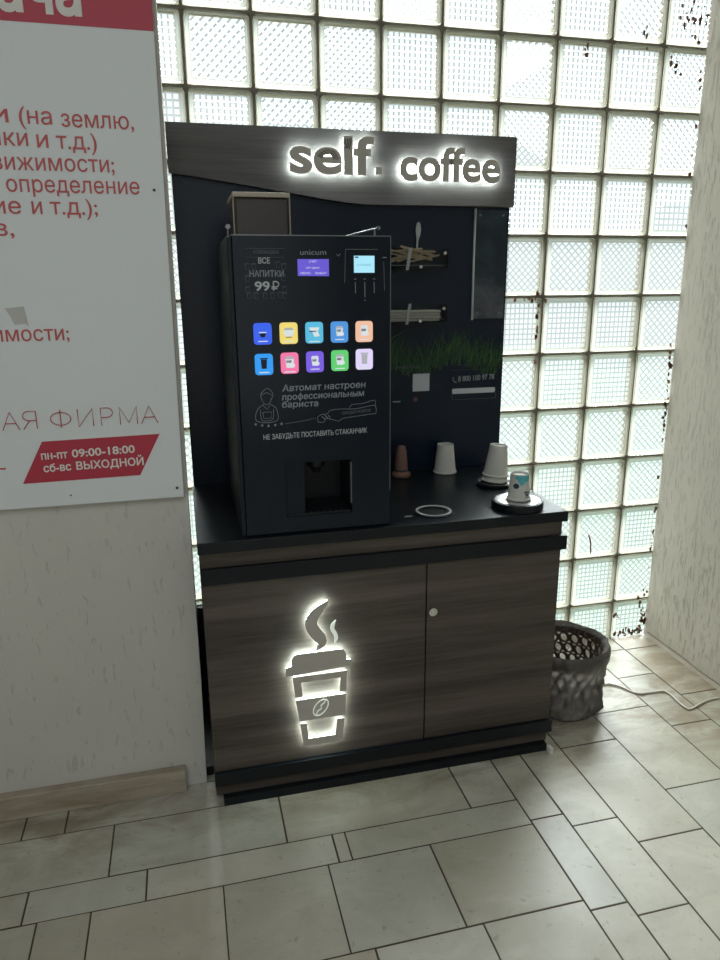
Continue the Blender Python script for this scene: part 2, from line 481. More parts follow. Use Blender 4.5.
# ---- glass block window
PX, PZ, Z11 = .2, .20541, .1594
def rr(w, h, r, n=4):
    pts = []
    for cx, cz, a0 in ((w/2-r, h/2-r, 0), (-w/2+r, h/2-r, PI/2), (-w/2+r, -h/2+r, PI), (w/2-r, -h/2+r, 1.5*PI)):
        for k in range(n+1):
            a = a0+k*PI/2/n; pts.append((cx+r*math.cos(a), cz+r*math.sin(a)))
    return pts
def block_geo(kind, n=9):
    """returns verts, faces, material indices: 0 pane, 1 rim, 2 side, 3 rear pane; centred, front at y=0"""
    bm = new(); W, H = .1915, .197; DB = .050
    def ring(w, h, r, y): return [bm.verts.new((x, y, z)) for x, z in rr(w, h, r)]
    def bridge(a, b, mi):
        for k in range(len(a)):
            f = bm.faces.new((a[k], b[k], b[(k+1) % len(a)], a[(k+1) % len(a)])); f.material_index = mi
    r0 = ring(W, H, .014, .006); r1 = ring(W-.006, H-.006, .013, .0008); r2 = ring(W-.012, H-.012, .012, 0)
    r3 = ring(W-.026, H-.026, .008, .0002); r4 = ring(W-.034, H-.034, .006, .0035)
    bridge(r1, r0, 1); bridge(r2, r1, 1); bridge(r3, r2, 1); bridge(r4, r3, 1)
    # inner side walls of the hollow block
    s0 = ring(W-.010, H-.010, .012, .008); s1 = ring(W-.010, H-.010, .012, DB-.004)
    bridge(s0, s1, 2)
    q1 = ring(W, H, .014, DB); f = bm.faces.new(ring(W-.010, H-.010, .012, DB-.004)); f.material_index = 3
    bridge(q1, r0, 2)
    # waffle pane
    w, h = W-.034, H-.034
    tmp = new(); S = .28 if kind == 'diag' else max(w, h)
    nx = n if kind != 'diag' else int(round(n*S/w*1.06)); cw = (w if kind != 'diag' else S)/nx; ch = (h if kind != 'diag' else S)/nx
    ww, hh = cw*nx, ch*nx; d = .0022
    for i in range(nx):
        for j in range(nx):
            x0 = -ww/2+i*cw; z0 = -hh/2+j*ch; e = .15
            o = [tmp.verts.new(p) for p in ((x0, .0045, z0), (x0+cw, .0045, z0), (x0+cw, .0045, z0+ch), (x0, .0045, z0+ch))]
            t = [tmp.verts.new(p) for p in ((x0+cw*e, .0045-d, z0+ch*e), (x0+cw*(1-e), .0045-d, z0+ch*e), (x0+cw*(1-e), .0045-d, z0+ch*(1-e)), (x0+cw*e, .0045-d, z0+ch*(1-e)))]
            tmp.faces.new(t)
            for k in range(4): tmp.faces.new((o[k], o[(k+1) % 4], t[(k+1) % 4], t[k])).material_index = 4
    if kind == 'diag':
        bmesh.ops.rotate(tmp, verts=tmp.verts, cent=(0, 0, 0), matrix=Matrix.Rotation(PI/4, 3, 'Y'))
        for co, no in (((w/2, 0, 0), (1, 0, 0)), ((-w/2, 0, 0), (-1, 0, 0)), ((0, 0, h/2), (0, 0, 1)), ((0, 0, -h/2), (0, 0, -1))):
            bmesh.ops.bisect_plane(tmp, geom=tmp.verts[:]+tmp.edges[:]+tmp.faces[:], plane_co=co, plane_no=no, clear_outer=True)
    bmesh.ops.remove_doubles(tmp, verts=tmp.verts, dist=1e-5)
    tmp.verts.index_update(); mp = {v.index: bm.verts.new(v.co) for v in tmp.verts}
    for f in tmp.faces: bm.faces.new([mp[v.index] for v in f.verts]).material_index = f.material_index
    tmp.free()
    bm.verts.index_update()
    # faces that face the room should point to -y
    V = [v.co.copy() for v in bm.verts]; F = []
    for f in bm.faces:
        f.normal_update(); idx = [v.index for v in f.verts]
        if f.material_index in (0, 1, 3, 4) and f.normal.y > 0: idx = idx[::-1]
        F.append((idx, f.material_index))
    bm.free(); return V, F
G = {'o': block_geo('ortho', 9), 'O': block_geo('ortho', 8), 'd': block_geo('diag', 8), 'D': block_geo('diag', 9)}
rows = {   # block patterns by row from the top (column -1 first)
 -1: 'dodododdoo', 0: 'oddodododoo', 1: 'odddoodoodd', 2: 'ooddOodoDd', 3: 'oddodooooo', 4: 'doodoodddD', 5: 'oodooooood', 6: 'odoodddood',
 7: 'dododddddd', 8: 'oodoodoodd', 9: 'dodoododdo', 10: 'ododdooood', 11: 'oodoodoooO'}
V, F, FM = [], [], []
for r in range(-1, 12):
    s = rows[r]
    for ci in range(10):
        k = s[ci % len(s)]
        if r == 1: k = 'oddDooDoOD'[ci]
        if r == 2: k = 'OodDooDoDd'[ci]
        if r == 3: k = 'OodooooooO'[ci]
        if r == 4: k = 'DdododDdDd'[ci]
        cx = -1.6+(ci-1)*PX+PX/2; cz = Z11+(11-r)*PZ-PZ/2
        gv, gf = G[k]; base = len(V)
        fl = -1 if (ci*7+r*3) % 4 == 0 and k in 'dD' else 1
        dy = .0015*math.sin(ci*12.9+r*7.7)
        V += [(cx+v.x*fl, v.y+dy, cz+v.z) for v in gv]
        for idx, mi in gf:
            F.append([base+i for i in (idx if fl == 1 else idx[::-1])]); FM.append(mi)
me = bpy.data.meshes.new('window_1'); me.from_pydata(V, [], F); me.update()
for p, mi in zip(me.polygons, FM): p.material_index = mi
for mm_ in (M['pane'], M['rim'], M['side'], M['pane_back'], M['ridge']): me.materials.append(mm_)
win = bpy.data.objects.new('window_1', me); C.objects.link(win); structure(win)
# mortar grid: one strip per joint
bm = new()
ztop = Z11+12*PZ
for i in range(12):
    x = -1.8+i*PX
    if x < .3: box(bm, x-.0052, x+.0052, .009, .048, -.05, ztop)
for r in range(-1, 12):
    z = Z11+(11-r)*PZ
    box(bm, -1.8, .22, .0095, .0475, z-.0052, z+.0052)
obj('mortar_grid', bm, M['mortar'], win)
structure(obj('wall_lintel', bx(-1.9, .4, .0, .12, ztop-.0, CEIL+.05), M['stucco_l']))
structure(obj('gap_dark_fill_2', bx(-1.684, -1.6625, -.47, -.031, 0.0, .03), M['black']))  # added low black box, blackens the floor of the slit beside the cabinet
structure(obj('gap_dark_fill_1', bx(-1.684, -1.60, -.03, -.003, 0, .352), M['black']))  # added black box, stands in for the darkness low in the gap
# flaking paint and old mortar on some blocks
def flakes(spots):
    bm = new(); rr_ = random.Random(5)
    for x, z, w, h, n in spots:
        for k in range(n):
            cx = x+rr_.gauss(0, w); cz = z+rr_.gauss(0, h); s = rr_.uniform(.0015, .0075)
            if cx > XR-.003: continue
            m_ = rr_.randint(5, 8)
            prism(bm, [(cx+s*rr_.uniform(.5, 1.2)*math.cos(2*PI*a/m_), cz+1.6*s*rr_.uniform(.5, 1.2)*math.sin(2*PI*a/m_)) for a in range(m_)], -.0042, -.0022)
    return bm
obj('paint_flakes', flakes([(.135, .075, .012, .045, 45), (.09, .015, .05, .008, 40), (.02, .10, .008, .008, 6), (.145, .95, .004, .05, 26),
    (.140, 1.13, .003, .06, 14), (.10, 2.30, .03, .05, 26), (.04, 2.15, .015, .02, 8), (-.085, 2.24, .006, .02, 7), (-.30, 2.17, .004, .012, 6),
    (-.425, 1.30, .003, .05, 20), (-.44, 1.38, .03, .003, 10), (.148, .40, .003, .12, 16), (.146, 1.9, .003, .2, 12), (-1.57, 1.72, .004, .005, 4)]), M['flake'], win)
bm = new(); tube(bm, [(-.146, -.003, .47), (-.135, -.004, .44), (-.130, -.003, .39)], .003, 6); obj('paint_run', bm, mat('red_brown_drip', (.22, .07, .05), .7), win)

# ---- outdoors, seen only blurred through the blocks
m = mat('outdoor_ground', (.30, .36, .26), .9)
L(m, ramp(m, noise(m, coords(m), .8, 3), [(.35, (.085, .125, .09)), (.65, (.14, .17, .14))]), bs(m).inputs['Base Color'])
structure(obj('ground_outside', bx(-14, 10, .12, 16, -.35, -.15), m))
structure(obj('wall_outside', bx(-9, -2.6, 3.4, 7, -.15, 6), mat('pink_render_outside', (.72, .55, .48), .9)))

# ------------------------------------------------------------------ wall poster
po = thing('wall_poster', (-2.1, -.505, .9), 'large white poster board with red lettering hung on the left plaster wall', 'poster')
PY = -.52
def lean(bm):   # the board hangs a touch out of plumb, like the wall edge
    for v in bm.verts:
        if v.co.x > -1.72: v.co.x += .0015+.0108*(v.co.z-.9)
    return bm
bm = lean(bx(-2.72, -1.690, PY, -.5005, .899, 2.35))
obj('board', bm, [M['poster']], po, bevel=.0012)
obj('edge_trim', lean(bx(-1.690, -1.6867, PY+.001, -.5005, .899, 2.35)), M['poster_edge'], po)
obj('red_banner', lean(bx(-2.72, -1.690, PY-.0012, PY-.0001, 1.987, 2.35)), M['red'], po)
TY = PY-.0014
def ptext(s, x0, x1, z, cap, bold=.0, mt='redtext', y=TY, **k):
    o = obj('lettering', text_mesh(s, x0, x1, z, cap, y, .0008, bold, **k), M[mt], po); return o
ptext('сдача', -2.120, -1.826, 2.008, .090, .03, 'white', PY-.0022)
for w_, a_, b_, z_ in (('и', -2.033, -2.002, 1.787), ('(на', -1.980, -1.912, 1.786), ('землю,', -1.893, -1.737, 1.783),
                   ('йки', -2.046, -1.967, 1.740), ('и', -1.949, -1.925, 1.738), ('т.д.)', -1.908, -1.822, 1.737),
                   ('недвижимости;', -2.128, -1.788, 1.690), ('определение', -2.024, -1.736, 1.644),
                   ('ие', -2.056, -1.999, 1.597), ('и', -1.976, -1.954, 1.597), ('т.д.);', -1.937, -1.834, 1.597),
                   ('в,', -2.060, -2.020, 1.549), ('имости;', -2.094, -1.927, 1.312)):
    ptext(w_, a_, b_, z_, .034, .004)
def strokes(x0, x1, z, h, polys, r=.0012):     # thin single-line capitals, each polyline in a unit box
    bm = new(); w_ = x1-x0
    for p in polys: tube(bm, [(x0+u*w_, TY-.0003, z+v*h) for u, v in p], r, 6)
    obj('lettering', bm, M['redtext'], po)
arc = lambda cx, cy, rx, ry, a0, a1, n=12: [(cx+rx*math.cos(math.radians(a0+(a1-a0)*k/n)), cy+ry*math.sin(math.radians(a0+(a1-a0)*k/n))) for k in range(n+1)]
LA = [[(0, 0), (.5, 1), (1, 0)], [(.2, .36), (.8, .36)]]
LK = [[(0, 0), (0, 1)], [(1, 1), (0, .5), (1, 0)]]
LYA = [[(1, 0), (1, 1), (.45, 1)]+arc(.45, .74, .42, .26, 90, 270)+[(1, .48)], [(.5, .48), (0, 0)]]
LF = [[(.5, 0), (.5, 1)], arc(.5, .5, .5, .36, 0, 360, 24)]
LI = [[(0, 1), (0, 0), (1, 1), (1, 0)]]
LR = [[(0, 0), (0, 1), (.5, 1)]+arc(.5, .73, .5, .27, 90, -90)+[(0, .46)]]
LM = [[(0, 0), (0, 1), (.5, .1), (1, 1), (1, 0)]]
for a_, b_, g_ in ((-2.155, -2.122, LK), (-2.102, -2.064, LA), (-2.055, -2.024, LYA), (-1.992, -1.945, LF), (-1.928, -1.893, LI), (-1.874, -1.846, LR), (-1.829, -1.788, LM), (-1.778, -1.738, LA)):
    strokes(a_, b_, 1.100, .044, g_)
bm = prism(new(), [(-2.072, .962), (-1.781, .968), (-1.741, 1.071), (-2.029, 1.047)][::1], PY-.0012, PY-.0001)
bm.free(); bm = prism(new(), [(-2.074, .963), (-1.793, .966), (-1.737, 1.071), (-2.018, 1.067)], PY-.0012, PY-.0001)
obj('red_tag', bm, M['red'], po)
ptext('пн-пт', -2.024, -1.962, 1.022, .0195, .02, 'white', PY-.0022, rise=.001)
ptext('09:00-18:00', -1.952, -1.801, 1.0235, .0195, .02, 'white', PY-.0022, rise=.003)
ptext('сб-вс', -2.022, -1.957, .990, .0195, .02, 'white', PY-.0022, rise=.001)
ptext('ВЫХОДНОЙ', -1.945, -1.782, .991, .0195, .02, 'white', PY-.0022, rise=.002)
ptext('-', -2.124, -2.108, .995, .03)
for x, z in ((-1.703, 1.654), (-1.704, .925), (-1.966, .925)):
    bm = new(); tube(bm, [(x, PY-.0025, z), (x, PY+.004, z)], .0034 if x > -1.8 else .002, 12); obj('screw', bm, M['screw'], po)
bm = prism(new(), [(-2.062, 1.388), (-2.02, 1.392), (-2.016, 1.36), (-2.014, 1.345), (-2.02, 1.352), (-2.045, 1.35), (-2.052, 1.37)], PY-.0008, PY-.0001)
obj('tape_residue', bm, mat('old_tape', (.50, .50, .47), .7), po)

# ------------------------------------------------------------------ cabinet
cab = thing('coffee_cabinet', (-1.14, -.6, 0), 'dark wood-grain coffee stand cabinet with a glowing paper cup sign on its left door', 'cabinet')
CX0, CX1 = -1.66, -.617
obj('carcass', bx(CX0, CX1, -.580, -.045, .026, .768), M['wood'], cab, bevel=.001)
obj('plinth', bx(CX0+.02, CX1-.012, -.618, -.07, 0, .025), M['black'], cab)
obj('bottom_strip', bx(CX0+.001, CX1-.006, -.600, -.5805, .026, .062), M['wood'], cab, bevel=.001)
obj('lower_black_rail', bx(CX0-.001, CX1+.006, -.612, -.5805, .0625, .103), M['black'], cab, bevel=.001)
obj('upper_black_rail', bx(CX0-.001, CX1+.012, -.612, -.5805, .678, .7215), M['black'], cab, bevel=.001)
obj('top_strip', bx(CX0+.001, CX1-.001, -.600, -.5805, .722, .7675), M['wood'], cab, bevel=.001)
dl = obj('door', bx(CX0+.001, -1.0375, -.601, -.5805, .104, .677), M['wood'], cab, bevel=.0012)
dr = obj('door', bx(-1.0335, CX1-.001, -.601, -.5805, .104, .677), M['wood'], cab, bevel=.0012)
bm = new()
for k, (r, y0) in enumerate(((.0125, -.605), (.008, -.607))):
    pts = [(-1.015, y0, .522), (-1.015, -.601, .522)]; tube(bm, pts, r, 24)
box(bm, -1.0158, -1.0142, -.6076, -.6069, .517, .527)
obj('lock', bm, M['chrome'], dr, smooth=True)
bm = bx(CX1-.011, CX1+.001, -.640, -.6185, .0, .020)
obj('levelling_foot', bm, [M['foot'], M['screw']], cab, bevel=.001)

# cup sign: taupe plates standing 14 mm off the door, white LED plates behind them
def inset(pts, d):
    """shrink a polygon by d"""
    n = len(pts); A = sum(pts[i][0]*pts[(i+1) % n][1]-pts[(i+1) % n][0]*pts[i][1] for i in range(n)); s = 1 if A > 0 else -1
    out = []
    for i in range(n):
        p0, p1, p2 = Vector(pts[i-1]), Vector(pts[i]), Vector(pts[(i+1) % n])
        e1 = (p1-p0).normalized(); e2 = (p2-p1).normalized()
        n1 = Vector((-e1.y, e1.x))*s; n2 = Vector((-e2.y, e2.x))*s
        b = (n1+n2); b = b/max(.35, b.length_squared/2) if b.length > 1e-4 else n1
        out.append(tuple(p1+b*d*.999))
    return out
def sc2(x, z):   # positions read in the door plane, moved to the sign plane
    k = (2.378-.622)/(2.378-.61); return (-1.666+(x+1.666)*k, 1.43+(z-1.43)*k)
lid = [(-1.448, .379), (-1.448, .405), (-1.431, .409), (-1.430, .428), (-1.423, .440), (-1.414, .444), (-1.292, .444), (-1.281, .440), (-1.275, .429), (-1.274, .409), (-1.258, .407), (-1.258, .388)]
topf = [(-1.430, .375), (-1.273, .375), (-1.276, .310), (-1.295, .310), (-1.293, .355), (-1.406, .355), (-1.403, .310), (-1.424, .310)]
sleeve = [(-1.423, .300), (-1.277, .300), (-1.281, .232), (-1.414, .232)]
botf = [(-1.413, .222), (-1.394, .222), (-1.389, .170), (-1.311, .170), (-1.304, .222), (-1.283, .222), (-1.290, .148), (-1.404, .148)]
steam = []
cl = [(-1.312, .595, .003), (-1.325, .583, .010), (-1.345, .565, .0165), (-1.359, .545, .020), (-1.361, .525, .021), (-1.350, .503, .021), (-1.337, .485, .020), (-1.334, .470, .016), (-1.342, .458, .008), (-1.350, .450, .001)]
def ribbon(cl):
    cl = [(a-.011, b, w) for a, b, w in cl]
    P = smooth_path([(a, b, w) for a, b, w in cl], 4); Lf, Rt = [], []
    for i, p in enumerate(P):
        t = (Vector(P[min(i+1, len(P)-1)][:2])-Vector(P[max(i-1, 0)][:2])).normalized(); n_ = Vector((-t.y, t.x))
        w = max(p[2], .0006)/1.25
        Lf.append((p[0]+n_.x*w, p[1]+n_.y*w)); Rt.append((p[0]-n_.x*w, p[1]-n_.y*w))
    return Lf+Rt[::-1]
steam = ribbon(cl)
wisp = ribbon([(-1.292, .535, .001), (-1.300, .522, .006), (-1.302, .508, .007), (-1.294, .492, .007), (-1.292, .478, .006), (-1.297, .466, .001)])
sign = obj('sign_face', prism(new(), [sc2(*p) for p in lid], -.620, -.616), M['lface'], dl, bevel=.0004)
shapes = [lid, topf, sleeve, botf, steam, wisp]
M['cut'] = mat('pale_cut_edge', (.55, .56, .50), .5, emit=(.9, 1, .9), es=.35)
for s_ in shapes[1:]:
    obj('sign_face', prism(new(), [sc2(*p) for p in s_], -.620, -.616), M['cut'] if s_ is wisp else M['lface'], dl)
for s_ in shapes[:5]:
    ww = .0035 if s_ is not wisp and s_ is not steam else .0022
    obj('sign_light', prism(new(), [sc2(*p) for p in inset(s_, ww)], -.6155, -.6080), M['led_door'], dl)
# coffee bean on the sleeve: ring and s-shaped seam
bm = new()
el = []
for k in range(33):
    a = 2*PI*k/32; u, w_ = .028*math.cos(a), .0175*math.sin(a); ang = math.radians(52)
    el.append((-1.352+u*math.cos(ang)-w_*math.sin(ang), .268+u*math.sin(ang)+w_*math.cos(ang)))
tube(bm, [(*sc2(x, z)[:1], -.6208, sc2(x, z)[1]) for x, z in el], .0017, 6)
tube(bm, [(sc2(x, z)[0], -.6208, sc2(x, z)[1]) for x, z in ((-1.366, .246), (-1.361, .258), (-1.350, .264), (-1.352, .274), (-1.342, .281), (-1.337, .291))], .0017, 6)
obj('bean_outline', bm, mat('pale_cut_edge', (.55, .56, .50), .5, emit=(.9, 1, .9), es=.35), dl)

# ------------------------------------------------------------------ worktop
wt = thing('worktop', (-1.14, -.33, .77), 'black worktop lying on the dark wood cabinet, with a cup-dispenser ring', 'worktop')
bm = bx(CX0-.004, -.613, -.622, -.052, .7685, .80); obj('slab', bm, M['black'], wt, bevel=.002)
bm = new()
cxr, cyr = -.992, -.527
lathe(bm, [(.060, .8002), (.060, .803), (.052, .804), (.052, .8002)], cxr, cyr, 48, False, False, 1)
lathe(bm, [(.052, .8002), (.052, .8052), (.045, .8052), (.045, .8002)], cxr, cyr, 48, False, False, 0)
lathe(bm, [(.045, .8002), (.045, .8035), (.037, .8035), (.037, .8002)], cxr, cyr, 48, False, False, 1)
lathe(bm, [(.037, .8004), (.001, .8004)], cxr, cyr, 48, False, False, 2)
obj('dispenser_ring', bm, [mat('pale_steel_ring', (.50, .51, .50), .4), M['black'], M['cavity']], wt, smooth=True)
obj('small_sticker', bx(-1.086, -1.064, -.552, -.543, .8001, .8006), M['print_dim'], wt)

# ------------------------------------------------------------------ back board with header
bb = thing('display_backboard', (-1.12, -.04, .8), 'black display board with a glowing self. coffee header, standing behind the worktop', 'display board')
obj('panel', bx(-1.66, -.572, -.05, -.030, .775, 1.885), M['panel'], bb, bevel=.001)
hd = [(-1.668, 1.893), (-1.668, 1.757)]
for x, z in ((-1.578, 1.746), (-1.432, 1.726), (-1.281, 1.704), (-1.20, 1.692), (-1.13, 1.684), (-1.07, 1.680), (-.96, 1.680), (-.568, 1.681)): hd.append((x, z))
hd.append((-.568, 1.893))
header = obj('header', prism(new(), hd, -.075, -.0505), M['woodh'], bb, bevel=.0008)
def word(s, x0, x1, z, xh, bold, marks):
    """one face and one light per letter"""
    def measure(t):
        P = [p for l in outlines(t, bold) for p in l]
        return min(p[0] for p in P), max(p[0] for p in P), min(p[1] for p in P), max(p[1] for p in P)
    A, B, _, _ = measure(s); _, _, _, XH = measure('x'); k = (x1-x0)/(B-A)
    for i, ch in enumerate(s):
        a, b, _, _ = measure(s[:i+1]); lw = measure(ch); w = lw[1]-lw[0]
        bb_ = b; aa = bb_-w
        u0, u1 = x0+(aa-A)*k, x0+(bb_-A)*k
        yield ch, u0, u1, z, xh
YF = -.100
def letters(s, x0, x1, z, xh, bold):
    for ch, u0, u1, z_, xh_ in word(s, x0, x1, z, xh, bold, None):
        bm = text_mesh(ch, u0, u1, z_, xh_, YF, .004, bold, ref='x')
        o = obj('letter', bm, M['lface'], header)
        bm = text_mesh(ch, u0+.0022, u1-.0022, z_+.0015, xh_*.965, YF+.005, .010, bold*.55, ref='x')
        obj('letter_light', bm, M['led'], header)
letters('self', -1.3137, -1.053, 1.766, .070, .030)
bm = prism(new(), [(-1.0485, 1.7655), (-1.0285, 1.7655), (-1.0285, 1.786), (-1.0485, 1.786)], YF, YF+.004); obj('letter', bm, M['lface'], header)
bm = prism(new(), [(-1.0465, 1.7675), (-1.0305, 1.7675), (-1.0305, 1.784), (-1.0465, 1.784)], YF+.005, YF+.015); obj('letter_light', bm, M['led'], header)
letters('coffee', -.970, -.6336, 1.7535, .064, .028)
# stripes across the e and the l
bm = new()
for k in range(7):
    r = .040+.0062*k
    pts = []
    for j in range(40):
        a = math.radians(95-j*2.6); x = -1.235+r*math.cos(a); z = 1.772+r*math.sin(a)
        d = math.hypot(x+1.198, (z-1.801)*1.05)
        if .0155 < d < .0335 and z > 1.800: pts.append((x, YF-.0007, z))
        elif pts: break
    if len(pts) > 2: tube(bm, pts, .0013, 5)
obj('letter_stripes', bm, M['lstripe'], header)
bm = new()
for k in range(5):
    pts = [(-1.1475+.0055*k, YF-.0007, 1.862), (-1.1485+.0053*k, YF-.0007, 1.848), (-1.1505+.0048*k-.001, YF-.0007, 1.838-.001*k)]
    pts = [p for p in pts if p[0] > -1.1515]
    if len(pts) > 1: tube(bm, smooth_path(pts, 4), .0013, 5)
obj('letter_stripes', bm, M['lstripe'], header)

# grass picture, phone line, sticker
bm = new(); rg = random.Random(11)
for k in range(520):
    x = rg.uniform(-1.10, -.585); 
    z0 = 1.175+.02*math.sin(x*23)+rg.uniform(-.03, .02); h = rg.uniform(.035, .11); lean = rg.gauss(.015, .035)
    w = rg.uniform(.0012, .0028); mi = rg.choices((0, 1, 2), (6, 4, 1))[0]
    y = -.0505-.0001*rg.randint(0, 4)
    pts = []
    for j in range(4):
        t = j/3; pts.append((x+lean*t*t*1.6, z0+h*t, w*(1-t)))
    lx = [(p[0]-p[2], p[1]) for p in pts[:3]]; rx = [(p[0]+p[2], p[1]) for p in pts[:3]]
    tip = (min(pts[3][0], -.574), pts[3][1])
    vl = [bm.verts.new((min(a, -.574), y, b)) for a, b in lx]; vr = [bm.verts.new((min(a, -.573), y, b)) for a, b in rx]; vt = bm.verts.new((tip[0], y, tip[1]))
    for j in range(2): bm.faces.new((vl[j], vr[j], vr[j+1], vl[j+1])).material_index = mi
    bm.faces.new((vl[2], vr[2], vt)).material_index = mi
obj('grass_picture', bm, [M['green1'], M['green2'], M['green3']], bb)
def btext(s, x0, x1, z, cap, mt='print_dim', **k): return obj('lettering', text_mesh(s, x0, x1, z, cap, -.0512, .0006, **k), M[mt], bb)
btext('8 800 100 97 78', -.738, -.603, 1.109, .018, 'print_dim', bold=.01, rise=.004)
bm = new(); tube(bm, smooth_path([(-.757, -.051, 1.125), (-.757, -.051, 1.116), (-.751, -.051, 1.108), (-.744, -.051, 1.106)], 4), .0018, 6)
obj('phone_symbol', bm, M['print_dim'], bb)
obj('white_bar', prism(new(), [(-.756, 1.066), (-.601, 1.066), (-.598, 1.071), (-.598, 1.081), (-.602, 1.084), (-.756, 1.084), (-.759, 1.080), (-.759, 1.070)], -.0512, -.0501), M['print_white'], bb)
for grp in (((-.759, -.594, 1.045, 1.0458), (-.759, -.7582, 1.0458, 1.066), (-.5948, -.594, 1.0458, 1.066)), ((-.766, -.602, 1.1665, 1.167),), ((-.766, -.602, 1.148, 1.1485),)):
    bm = new()
    for a, b, c0, d0 in grp: box(bm, a, b, -.0508, -.0501, c0, d0)
    obj('thin_frame_line', bm, M['print_faint'], bb)
obj('white_sticker', bx(-.904, -.844, -.0514, -.0501, 1.081, 1.141), M['print_white'], bb)
btext('НАМ ВАЖНО', -.962, -.879, 1.160, .010, 'print_faint')
obj('small_mark', bx(-.975, -.948, -.0508, -.0501, 1.046, 1.050), M['print_dim'], bb)
bm = new(); tube(bm, [(-.894, -.0512, 1.053), (-.894, -.0501, 1.053)], .008, 16); obj('round_mark', bm, mat('red_brown_mark', (.12, .05, .045), .6), bb)

# framed picture holder on the right of the board
ph = thing('picture_holder', (-.645, -.05, 1.33), 'clear acrylic picture holder with a dark photo, at the right edge of the black board', 'picture holder')
m = mat('dark_photo_print', (.02, .025, .03), .35)
nz = noise(m, coords(m, (1, 1, 1)), 16, 4, .6, .5); sz = N(m, 'ShaderNodeSeparateXYZ'); L(m, coords(m), sz.inputs[0])
lowm = N(m, 'ShaderNodeMapRange'); L(m, sz.outputs['Z'], lowm.inputs['Value']); lowm.inputs['From Min'].default_value = 1.47; lowm.inputs['From Max'].default_value = 1.42
a_ = ramp(m, nz, [(.45, (.010, .022, .040)), (.7, (.035, .07, .09))]); b_ = ramp(m, nz, [(.35, (.04, .045, .06)), (.65, (.17, .165, .19))])
L(m, mix(m, lowm.outputs[0], a_, b_), bs(m).inputs['Base Color'])
obj('photo_print', bx(-.694, -.580, -.0535, -.0512, 1.322, 1.672), m, ph)
bm = bx(-.696, -.576, -.0650, -.0620, 1.318, 1.676); obj('front_sheet', bm, M['acrylic'], ph)
obj('side_strip', bx(-.6980, -.6962, -.0650, -.0505, 1.318, 1.676), mat('bright_acrylic_edge', (.62, .62, .60), .35), ph)
for x, z in ((-.682, 1.34), (-.60, 1.34), (-.682, 1.655), (-.60, 1.655)):
    bm = new(); tube(bm, [(x, -.067, z), (x, -.0652, z)], .0035, 12); obj('pin', bm, M['edge'], ph)

# acrylic pockets on the board
def pocket(z0, z1, label):
    t = thing('acrylic_pocket', (-.93, -.0505, z0), label, 'holder')
    x0, x1, y0 = -1.06, -.812, -.120
    bm = new(); th = .0025
    box(bm, x0, x1, y0, y0+th, z0, z1); obj('front_wall', bm, M['acrylic'], t)
    obj('back_wall', bx(x0, x1, -.0540, -.0516, z0-.012, z1+.012), M['acrylic'], t)
    obj('bottom', bx(x0, x1, y0+th, -.0541, z0, z0+th), M['acrylic'], t)
    obj('end_wall', bx(x1-th, x1, y0+th, -.0541, z0+th, z1), M['acrylic'], t)
    obj('front_lip', bx(x0, x1-.01, y0-.0006, y0-.0001, z0+.008, z0+.0092), M['edge'], t)
    for x, z in ((x1-.012, z1-.012), (-.905, z0+.004)):
        bm = new(); tube(bm, [(x, y0-.005, z), (x, y0-.0001, z)], .005, 14); obj('stud', bm, M['chrome'], t, smooth=True)
    bm = prism(new(), [(-.955, z0-.006), (-.945, z0-.006), (-.934, z1+.004), (-.944, z1+.004)], y0-.0012, y0-.0002); obj('tape_strip', bm, mat('clear_tape', (.30, .31, .31), .4), t)
    return t
pocket(1.487, 1.545, 'upper clear acrylic pocket holding loose wooden stirrers on the black board')
pocket(1.317, 1.372, 'lower clear acrylic pocket holding pale paper sugar sticks on the black board')
# stirrers
bm = prism(new(), [(-.055, -.0028), (.055, -.0028), (.058, 0), (.055, .0028), (-.055, .0028), (-.058, 0)], -.0008, .0008)
st0 = obj('wooden_stirrer', bm, M['stir'])
tag(st0, 'pale wooden stirrer lying in the upper acrylic pocket', 'stirrer', 'wooden stirrers in the upper pocket')
rs = random.Random(4)
for k in range(16):
    o = st0 if k == 0 else st0.copy()
    if k: C.objects.link(o)
    a = rs.uniform(-.42, .30)
    o.location = (rs.uniform(-.955, -.880), -.0655-.0030*k, 1.527+rs.uniform(-.012, .018)); o.rotation_euler = (0, a, 0)
# sugar sticks
bm = new(); lathe(bm, [(.0035, -.055), (.0042, -.050), (.0042, .050), (.0035, .055)], 0, 0, 10)
bmesh.ops.rotate(bm, verts=bm.verts, cent=(0, 0, 0), matrix=Matrix.Rotation(PI/2, 3, 'Y'))
ss0 = obj('sugar_stick', bm, M['stick'], smooth=True)
tag(ss0, 'pale paper sugar stick stacked in the lower acrylic pocket', 'sugar stick', 'sugar sticks in the lower pocket')
n_ = 0
for layer in range(4):
    for j in range(5):
        for xx in (-.888, -1.0):
            o = ss0 if n_ == 0 else ss0.copy()
            if n_: C.objects.link(o)
            n_ += 1
            o.location = (xx+rs.uniform(-.003, .003), -.1125+.0115*j, 1.3245+.0088*layer); o.rotation_euler = (0, 0, rs.uniform(-.006, .006))
# plastic spoon standing in the upper pocket
bm = prism(new(), [(-.0025, 0), (.0025, 0), (.0028, .06), (.008, .078), (.0095, .095), (.006, .112), (0, .118), (-.006, .112), (-.0085, .095), (-.006, .078), (-.0028, .06)], -.0008, .0008)
bmesh.ops.rotate(bm, verts=bm.verts, cent=(0, 0, 0), matrix=Matrix.Rotation(.06, 3, 'Y'))
bmesh.ops.translate(bm, verts=bm.verts, vec=(-.900, -.0585, 1.515))
tag(obj('plastic_spoon', bm, M['spoon']), 'clear plastic spoon standing upright in the upper acrylic pocket', 'spoon')

